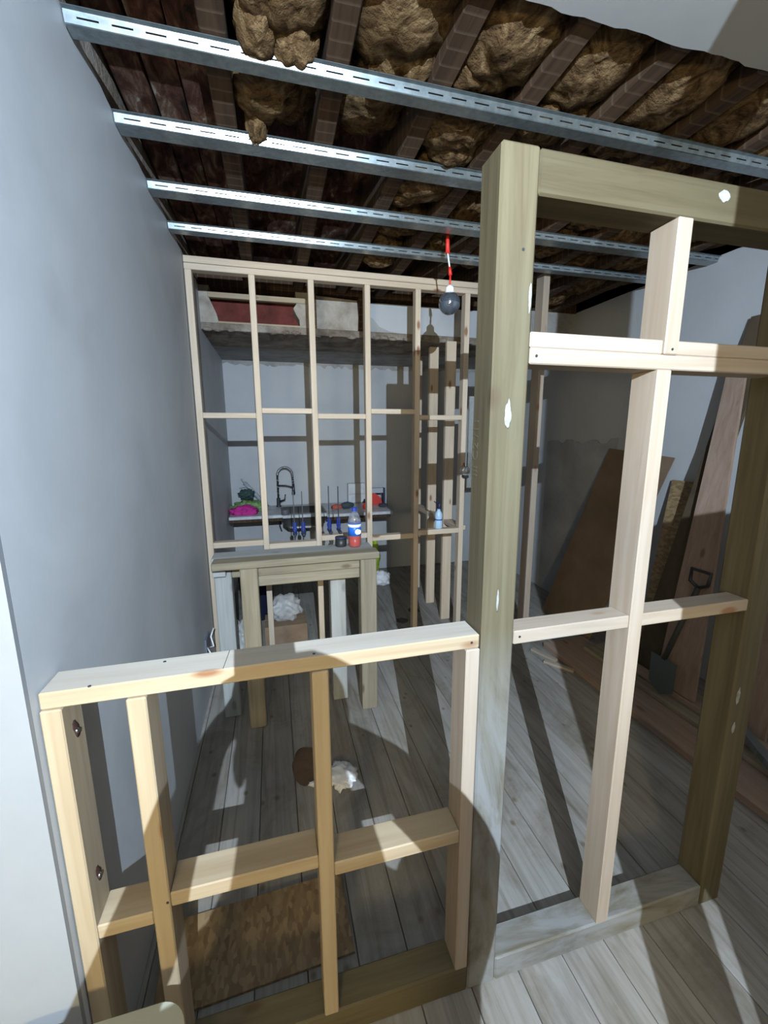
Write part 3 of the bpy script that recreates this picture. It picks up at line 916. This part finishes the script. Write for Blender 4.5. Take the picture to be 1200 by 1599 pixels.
# hanging globe bulb with red and white cord
t = thing('globe_bulb', (1.06, 2.49, 2.50), 'unlit clear globe bulb hanging on a red and white cord', 'light bulb')
gc = (1.066, 2.50, 2.50)
MB().blob(gc, (0.064, 0.064, 0.064), 1, 0.0, 1, 4).build('glass_globe', plain('smoked_mirror_glass', (0.20, 0.23, 0.28), 0.08, 0.75), t)
MB().lathe([(0.0, 0.055), (0.026, 0.055), (0.026, 0.085), (0.014, 0.10), (0.0, 0.10)], gc, 16).build('lamp_holder', WHITEP, t)
MB().tube([(1.066, 2.5, 2.595), (1.068, 2.5, 2.655)], 0.006, 8).build('red_cord', plain('red_cord', (0.65, 0.03, 0.02), 0.5), t)
MB().tube([(1.068, 2.5, 2.655), (1.062, 2.5, 2.70)], [0.012, 0.008], 8).build('red_sleeve', plain('red_cord', (0.65, 0.03, 0.02), 0.5), t)
MB().tube([(1.062, 2.5, 2.70), (1.048, 2.5, 2.775)], 0.005, 8).build('white_cord', WHITEP, t)
MB().tube([(1.048, 2.5, 2.77), (1.046, 2.5, 2.84), (1.045, 2.5, 2.875), (1.05, 2.5, 3.0)], [0.013, 0.011, 0.006, 0.006], 10).build('red_connector', plain('red_cord', (0.65, 0.03, 0.02), 0.5), t)

# ------------------------------------------------------------------ floor clutter
o = MB().box((-0.445, 1.095, 0.0005), (0.178, 1.372, 0.0115), 0.001).build('osb_offcut', OSB)
o.data.transform(Matrix.Rotation(R(2.0), 4, 'Z'))
tag(o, 'flat offcut of strand board lying behind the half-height frame', 'board')
o = MB().blob((0.255, 1.86, 0.008), (0.075, 0.085, 0.02), 21, 0.4, 9, 4, -0.007).build('paper_scrap', plain('crumpled_paper', (0.68, 0.66, 0.66), 0.7, var=0.15))
tag(o, 'crumpled pale plastic scrap on the floor in front of the bench', 'scrap')
o = MB().blob((0.115, 1.84, 0.006), (0.03, 0.012, 0.012), 22, 0.6, 10, 3, -0.005).build('paper_scrap', plain('crumpled_paper', (0.68, 0.66, 0.66), 0.7))
tag(o, 'tiny torn pale scrap beside the brown stain on the floor', 'scrap')
o = MB().blob((0.09, 1.98, 0.0006), (0.075, 0.14, 0.0010), 23, 0.15, 4, 4).build('floor_stain', plain('rusty_stain', (0.12, 0.07, 0.04), 0.8, var=0.4))
tag(o, 'dark rusty stain patch on the floorboards in front of the bench', 'stain')
MESH_BAG = plain('clear_bag', (0.75, 0.73, 0.70), 0.25, 0, 0.35, alpha=0.6, bmp=0.6, vscale=25)
o = MB().blob((-0.30, 3.28, 0.11), (0.10, 0.10, 0.16), 31, 0.35, 9, 4, -0.108).build('plastic_bag', MESH_BAG)
tag(o, 'clear plastic bag standing behind the left bench legs', 'bag')
o = MB().blob((0.03, 3.42, 0.292), (0.13, 0.10, 0.11), 33, 0.3, 9, 4, -0.102).build('plastic_bag', MESH_BAG)
tag(o, 'clear plastic bag resting on the cardboard box under the bench', 'bag')
t = thing('cardboard_box', (0.03, 3.42, 0), 'brown cardboard box on the floor behind the bench', 'box')
CARD = plain('brown_card', (0.22, 0.145, 0.09), 0.85, var=0.25)
mb = MB()
mb.box((-0.14, 3.30, 0.001), (0.20, 3.56, 0.005))
mb.box((-0.14, 3.30, 0.005), (0.20, 3.304, 0.185))
mb.box((-0.14, 3.556, 0.005), (0.20, 3.56, 0.185))
mb.box((-0.14, 3.304, 0.005), (-0.136, 3.556, 0.185))
mb.box((0.196, 3.304, 0.005), (0.20, 3.556, 0.185))
mb.build('carton', CARD, t)
MB().box((-0.14, 3.30, 0.1855), (0.20, 3.42, 0.1885)).build('flap', CARD, t)
MB().box((-0.14, 3.44, 0.1855), (0.20, 3.56, 0.1885)).build('flap', CARD, t)
# tall dark canister and blue tub behind the bench on the left
t = thing('plastic_tub', (-0.22, 4.0, 0), 'dark navy plastic tub in the shade behind the bench', 'tub')
MB().lathe([(0.0, 0.0), (0.14, 0.0), (0.165, 0.42), (0.175, 0.42), (0.175, 0.45), (0.155, 0.45), (0.135, 0.02), (0.0, 0.02)], (-0.22, 4.0, 0.001), 20).build('body', plain('navy_tub', (0.03, 0.035, 0.08), 0.5), t)
MB().tube([(-0.22 - .17, 4.0, 0.44), (-0.30, 3.93, 0.38), (-0.22, 3.9, 0.33), (-0.12, 3.93, 0.38), (-0.05, 4.0, 0.44)], 0.005, 6).build('handle', STEEL, t)
# yellow-green bag by the kitchen wall
o = MB().blob((1.10, 4.80, 0.235), (0.10, 0.08, 0.26), 41, 0.3, 8, 4, -0.233).build('plastic_bag', plain('lime_bag', (0.30, 0.42, 0.03), 0.4, var=0.3))
tag(o, 'bright lime-green bag standing by the kitchen wall', 'bag')
o = MB().blob((1.15, 4.52, 0.07), (0.10, 0.08, 0.09), 43, 0.4, 9, 4, -0.068).build('paper_scrap', plain('crumpled_paper', (0.68, 0.66, 0.66), 0.7))
tag(o, 'crumpled white wrapper at the foot of the lime-green bag', 'scrap')
# wood shavings on the far floor
for i, (x, y) in enumerate(((1.28, 3.72), (1.10, 3.52))):
    o = MB().blob((x, y, 0.002), (0.05, 0.055, 0.004), 50 + i, 0.5, 8, 3).build('dirt_patch', plain('dark_dirt', (0.07, 0.07, 0.07), 0.9))
    tag(o, ('dark oval dirt patch on the floor by the side studs', 'small dark square patch on the floor right of the bench')[i], 'dirt patch')

# ------------------------------------------------------------------ boards stored along the right wall


def lean(name, tl, tr, br, bl, th, mat, label, cat):
    o = MB().quad_sheet([tl, bl, br, tr], th).build(name, mat)
    return tag(o, label, cat)


lean('hardboard_sheet', (2.878, 3.10, 1.60), (2.878, 2.46, 1.55), (2.50, 2.72, 0.012), (2.50, 3.36, 0.012), 0.006, HARDBOARD, 'large dark brown hardboard sheet leaning on the right wall', 'sheet')
lean('osb_board', (2.868, 2.44, 1.387), (2.868, 2.20, 1.387), (2.54, 2.02, 0.078), (2.54, 2.30, 0.078), 0.018, OSB, 'narrow strand board leaning on the right wall in front of the brown sheet', 'board')
lean('plank', (2.868, 2.05, 2.42), (2.868, 1.90, 2.42), (2.48, 2.08, 0.078), (2.48, 2.25, 0.078), 0.02, blotch('shade_toned_plank', [(0.3, (0.05, 0.035, 0.02)), (0.7, (0.085, 0.06, 0.035))], 5, 5, 0.8), 'tall dark plank leaning on the right wall behind the pinkish plank', 'plank')  # shade on this plank is put into its dark colour
lean('plank', (2.79, 2.08, 2.20), (2.79, 1.98, 2.20), (2.41, 1.73, 0.117), (2.41, 1.99, 0.117), 0.02, wood('pink', 'z'), 'tall pinkish plank leaning on the right wall', 'plank')
lean('plank', (2.80, 1.72, 1.6), (2.80, 1.50, 1.6), (2.50, 1.40, 0.078), (2.50, 1.62, 0.078), 0.02, wood('pink', 'z'), 'shorter brown board leaning at the far right behind the right post', 'plank')
# torn grey sheet behind
rr = random.Random(5)
pl = [(3.02, 0.0), (3.98, 0.0)]
y = 3.98
while y > 3.04:
    pl.append((y, 1.645 + rr.uniform(-0.025, 0.025) + (3.98 - y) * 0.02))
    y -= rr.uniform(0.03, 0.09)
pl.append((3.02, 1.69))
o = MB().prism(pl, 0, 2.878, 2.884).build('lining_sheet', blotch('torn_grey_lining', [(0.3, (0.24, 0.24, 0.25)), (0.7, (0.36, 0.365, 0.38))], 3, 6, 0.9, 0.3, 0.2))
tag(o, 'torn grey lining sheet standing against the right wall', 'sheet')
# stack lying on the floor
for i, (x0, x1, z0, z1, ya, yb, kd) in enumerate(((2.07, 2.46, 0.0, 0.045, -0.6, 2.74, 'pink'), (2.30, 2.60, 0.046, 0.075, -0.3, 2.55, 'bench'), (2.47, 2.66, 0.0, 0.045, -0.5, 2.62, 'pink'), (2.38, 2.45, 0.076, 0.115, 0.0, 2.40, 'pink'))):
    o = MB().box((x0, ya, z0 + .0005), (x1, yb, z1), 0.003).build('floor_plank', wood(kd, 'y'))
    tag(o, ('wide pinkish plank lying on the floor along the right wall', 'grey-brown board lying on top of the wide pinkish floor plank', 'second pinkish plank on the floor, tight against the wall boards', 'narrow batten on top of the stacked floor planks')[i], 'plank', 'planks stacked on the floor')
# small offcuts on the floor near the upright
for i, (x, y, a) in enumerate(((1.99, 2.62, 20), (2.0, 2.45, 35))):
    o = MB().box((-0.11, -0.018, 0.0005), (0.11, 0.018, 0.02), 0.001).build('timber_offcut', wood('fresh', 'x'))
    o.location = (x, y, 0.0105)
    o.rotation_euler = (0, 0, R(90 + a))
    tag(o, ('short fresh timber offcut at the foot of the lone upright', 'short fresh timber offcut on the floor nearer the right-hand post')[i], 'timber offcut')
# spade with a D handle
t = thing('spade', (2.33, 1.9, 0.078), 'spade with a dark D-shaped handle leaning among the boards', 'spade')
top_ = Vector((2.47, 1.855, 0.80))
bot_ = Vector((2.33, 1.90, 0.32))
MB().tube([top_, bot_], 0.016, 10).build('shaft', plain('dark_shaft', (0.05, 0.045, 0.04), 0.6), t)
MB().tube([top_, top_ + Vector((0.0, 0.055, 0.03)), top_ + Vector((0.008, 0.060, 0.105)), top_ + Vector((0.008, -0.060, 0.105)), top_ + Vector((0, -0.055, 0.03)), top_], 0.011, 8).build('handle', BLACK, t)
MB().prism([(1.81, 0.33), (1.99, 0.33), (1.985, 0.13), (1.90, 0.08), (1.815, 0.13)], 0, 2.326, 2.330).build('blade', plain('spade_steel', (0.12, 0.14, 0.14), 0.5, 0.6), t)
# spirit level
t = thing('spirit_level', (2.40, 1.35, 0.1), 'grey metal spirit level lying on the floor planks behind the right post', 'spirit level')
MB().obox((2.42, 1.50, 0.1395), (2.17, 1.06, 0.1395), 0.045, 0.045, bev=0.003).build('body', plain('level_grey', (0.20, 0.21, 0.22), 0.4, 0.5), t)
MB().obox((2.3055, 1.2985, 0.1405), (2.2810, 1.2550, 0.1405), 0.048, 0.03).build('vial', plain('vial_glass', (0.1, 0.14, 0.1), 0.2), t)
MB().obox((2.423, 1.505, 0.1395), (2.416, 1.493, 0.1395), 0.05, 0.05).build('end_cap', BLACK, t)

# foil-faced board and small tool by the corner of the far frame
t = thing('foil_board', (1.60, 3.0, 1.0), 'shiny foil-faced offcut standing on the far frame beside the thick post', 'board')
MB().box((1.500, 3.075, 1.30), (1.60, 3.095, 2.02), 0.002).build('panel', plain('foil', (0.42, 0.46, 0.48), 0.22, 0.9, bmp=0.5, vscale=12), t)
t = thing('tape_measure', (1.49, 3.06, 1.44), 'small silver and black tape measure hung on the last far stud', 'tool')
MB().lathe([(0.0, -0.022), (0.034, -0.022), (0.038, -0.012), (0.038, 0.012), (0.034, 0.022), (0.0, 0.022)], (0, 0, 0), 18).build('case', plain('silver_case', (0.6, 0.6, 0.6), 0.35, 0.6), t)
cs = t.children[0]
cs.rotation_euler = (R(90), 0, 0)
cs.location = Vector((1.478, 3.074, 1.44)) - Vector(t.location)
MB().box((1.462, 3.05, 1.385), (1.502, 3.098, 1.405), 0.002).build('grip', BLACK, t)
MB().tube([(1.478, 3.09, 1.47), (1.478, 3.098, 1.50)], 0.004, 6).build('hook', REDP, t)

# wall back-box with loose cables on the left wall
t = thing('socket_box', (XL, 2.80, 0.36), 'open socket box with loose pale wires on the left wall', 'socket box')
MB().box((XL, 2.72, 0.31), (XL + 0.012, 2.86, 0.42), 0.002).build('back_box', plain('dark_box', (0.13, 0.14, 0.17), 0.6), t)
MB().tube([(XL + .012, 2.78, 0.34), (XL + .05, 2.75, 0.36), (XL + .03, 2.79, 0.41), (XL + .045, 2.83, 0.45)], 0.005, 6).build('wire', WHITEP, t)
MB().tube([(XL + .012, 2.74, 0.36), (XL + .035, 2.70, 0.34), (XL + .03, 2.68, 0.26)], 0.005, 6).build('wire', WHITEP, t)

# pale stool at the very front, only the far corner of its seat shows
t = thing('stool', (-0.44, 0.64, 0), 'pale stool whose rounded seat corner shows at the bottom left edge', 'stool')
CH = plain('pale_olive_seat', (0.30, 0.30, 0.24), 0.6)
prof = []
xa, xb, ya, yb_, rad = -0.63, -0.252, 0.45, 0.836, 0.06
for cx, cy, a0 in ((xb - rad, yb_ - rad, 0), (xa + rad, yb_ - rad, 90), (xa + rad, ya + rad, 180), (xb - rad, ya + rad, 270)):
    for k in range(9):
        a = R(a0 + 11.25 * k)
        prof.append((cx + rad * math.cos(a), cy + rad * math.sin(a)))
MB().prism(prof, 2, 0.432, 0.46).build('seat', CH, t)
for x in (-0.59, -0.315):
    for y in (0.49, 0.775):
        MB().box((x, y, 0.0005), (x + .025, y + .025, 0.432), 0.002).build('leg', CH, t)
    MB().box((x + .003, 0.515, 0.18), (x + .022, 0.775, 0.205), 0.002).build('stretcher', CH, t)

# ------------------------------------------------------------------ behind the camera: lamp, board, photographer
t = thing('flood_lamp', (LIGHT_POS[0], LIGHT_POS[1] - .05, 0), 'work flood lamp on a tripod lighting the room from behind the camera', 'lamp')
LX, LY, LZ = LIGHT_POS
MB().box((LX - .11, LY - .075, LZ - .08), (LX + .11, LY - .025, LZ + .08), 0.008).build('lamp_head', BLACK, t)
MB().tube([(LX, LY - .05, 0.6), (LX, LY - .05, LZ - .08)], 0.014, 10).build('pole', DARKMETAL, t)
for k in range(3):
    a = R(30 + 120 * k)
    MB().tube([(LX, LY - .05, 0.75), (LX + .45 * math.cos(a), LY - .05 + .45 * math.sin(a), 0.012)], 0.010, 8).build('leg', DARKMETAL, t)
# added fill lamp, out of view, warming the shaded timber and floor
WL = (-0.95, -2.2, 1.42)
t = thing('fill_lamp', (WL[0], WL[1], 0), 'added warm fill lamp with a paper shade, out of view behind the camera', 'lamp')
MB().tube([(WL[0], WL[1], 0.02), (WL[0], WL[1], WL[2] - .19)], 0.012, 8).build('pole', DARKMETAL, t)
MB().lathe([(0.0, 0.0), (0.14, 0.0), (0.14, 0.015), (0.02, 0.03), (0.0, 0.03)], (WL[0], WL[1], 0.0005), 20).build('base', DARKMETAL, t)
lm, lnt, lb = newmat('warm_fill_paper')
lb.inputs['Base Color'].default_value = (0.5, 0.4, 0.3, 1)
lb.inputs['Emission Color'].default_value = (1.0, 0.87, 0.50, 1)
lb.inputs['Emission Strength'].default_value = WARM
MB().blob(WL, (0.2, 0.2, 0.2), 1, 0, 1, 3).build('shade', lm, t)
# sheet leaning beside the wall end, with a narrow open gap near the floor
o = MB().prism([(0.5957, 0.0), (1.116, 0.0), (1.116, 2.084), (0.5695, 2.084), (0.5695, 1.52), (0.5957, 1.48)], 1, -0.393, -0.385).build('plasterboard_sheet', GREYPLASTER)
tag(o, 'plasterboard sheet propped beside the narrow wall post behind the camera', 'sheet')


def person():
    t = thing('person', (0.045, -0.29, 0), 'person in dark clothes behind the camera holding up a phone', 'person')
    me = bpy.data.meshes.new('body')
    V, E, RR = [], [], []

    def chain(pts, start=None):
        prev = start
        for p, r in pts:
            V.append(p)
            RR.append(r)
            if prev is not None:
                E.append((prev, len(V) - 1))
            prev = len(V) - 1
        return prev
    # pelvis root 0, spine up
    chain([((0, 0, 0.96), (0.16, 0.11)), ((0, 0, 1.12), (0.145, 0.10)), ((0, 0.01, 1.30), (0.17, 0.115)), ((0, 0.0, 1.44), (0.145, 0.10)), ((0, 0.0, 1.54), (0.115, 0.09)), ((0, 0.02, 1.62), (0.088, 0.08)), ((0, 0.03, 1.70), (0.076, 0.092)), ((0, 0.025, 1.785), (0.072, 0.088)), ((0, 0.02, 1.83), (0.04, 0.05))])
    for s in (-1, 1):
        chain([((0.10 * s, 0, 0.90), (0.095, 0.095)), ((0.11 * s, 0.02, 0.50), (0.062, 0.065)), ((0.115 * s, -0.01, 0.32), (0.058, 0.062)), ((0.12 * s, -0.02, 0.09), (0.042, 0.045)), ((0.13 * s, 0.06, 0.045), (0.045, 0.035)), ((0.14 * s, 0.16, 0.04), (0.04, 0.028))], 0)
        # shoulder, elbow, wrist; both hands meet at the phone
        ex, hx = (-0.26 if s < 0 else 0.225), (-0.045 + 0.045 * s)
        ez = 1.36 if s < 0 else 1.47
        chain([((0.16 * s, 0.0, 1.43 + .01 * s), (0.075, 0.075)), ((ex, 0.11, ez), (0.055, 0.055)), ((ex * .8, 0.15, ez + .07), (0.052, 0.05)), ((hx + 0.055 * s, 0.215, 1.615), (0.028, 0.026)), ((hx + 0.015 * s, 0.235, 1.655), (0.030, 0.02))], 3)
    me.from_pydata(V, E, [])
    body = bpy.data.objects.new('body', me)
    COL.objects.link(body)
    body.parent = t
    sk_ = body.modifiers.new('skin', 'SKIN')
    for i, r in enumerate(RR):
        me.skin_vertices[0].data[i].radius = r
        me.skin_vertices[0].data[i].use_root = (i == 0)
    sk_.use_smooth_shade = True
    ss = body.modifiers.new('sub', 'SUBSURF')
    ss.levels = 2
    ss.render_levels = 2
    me.materials.append(plain('dark_jacket', (0.02, 0.022, 0.028), 0.85))
    SKIN = plain('skin', (0.55, 0.36, 0.27), 0.55)
    bx_, by_ = 0.045, -0.29
    hd = MB().blob((bx_, by_ + 0.035, 1.735), (0.078, 0.096, 0.115), 1, 0.02, 3, 3)
    hd.blob((bx_, by_ + 0.135, 1.705), (0.014, 0.018, 0.024), 1, 0.0, 1, 2)
    for s in (-1, 1):
        hd.blob((bx_ + 0.08 * s, by_ + 0.03, 1.71), (0.010, 0.020, 0.032), 1, 0.0, 1, 2)
    hd.build('head', SKIN, t)
    MB().blob((bx_, by_ + 0.015, 1.775), (0.086, 0.098, 0.095), 2, 0.05, 5, 3).build('hair', plain('dark_hair', (0.03, 0.02, 0.015), 0.7), t)
    for s in (-1, 1):
        MB().blob((bx_ + 0.03 * s, by_ + 0.126, 1.725), (0.012, 0.006, 0.008), 1, 0, 1, 2).build('eye', plain('eye_white', (0.8, 0.8, 0.8), 0.3), t)
    MB().blob((bx_, by_ + 0.128, 1.662), (0.024, 0.006, 0.008), 1, 0, 1, 2).build('mouth', plain('lips', (0.4, 0.16, 0.14), 0.5), t)
    # hands: palm, four fingers round the phone's back edge, thumb on the screen side
    for s in (-1, 1):
        cx = 0.0 + 0.052 * s
        h = MB()
        h.blob((cx, -0.035, 1.665), (0.014, 0.018, 0.045), 3, 0.05, 4, 3)
        for k in range(4):
            z = 1.645 + 0.019 * k
            h.tube([(cx, -0.03, z), (cx - .004 * s, -0.016, z + .006), (cx - .014 * s, -0.009, z + .009), (cx - 0.026 * s, -0.0085, z + .009)], [0.009, 0.0085, 0.006, 0.005], 8)
        h.tube([(cx, -0.045, 1.64), (cx - .012 * s, -0.042, 1.665), (cx - .02 * s, -0.034, 1.69)], [0.011, 0.010, 0.008], 8)
        h.tube([(cx, -0.035, 1.665), (cx + .03 * s, -0.05, 1.62)], [0.02, 0.024], 10)
        h.build('hand', SKIN, t)
    return t


person()
t = thing('phone', (0, -0.02, 1.67), 'dark phone held up by the person behind the camera', 'phone')
MB().box((-0.038, -0.025, 1.605), (0.038, -0.016, 1.765), 0.004).build('case', BLACK, t)
MB().box((-0.035, -0.0262, 1.612), (0.035, -0.0252, 1.758)).build('screen', plain('screen_glass', (0.02, 0.02, 0.03), 0.1), t)
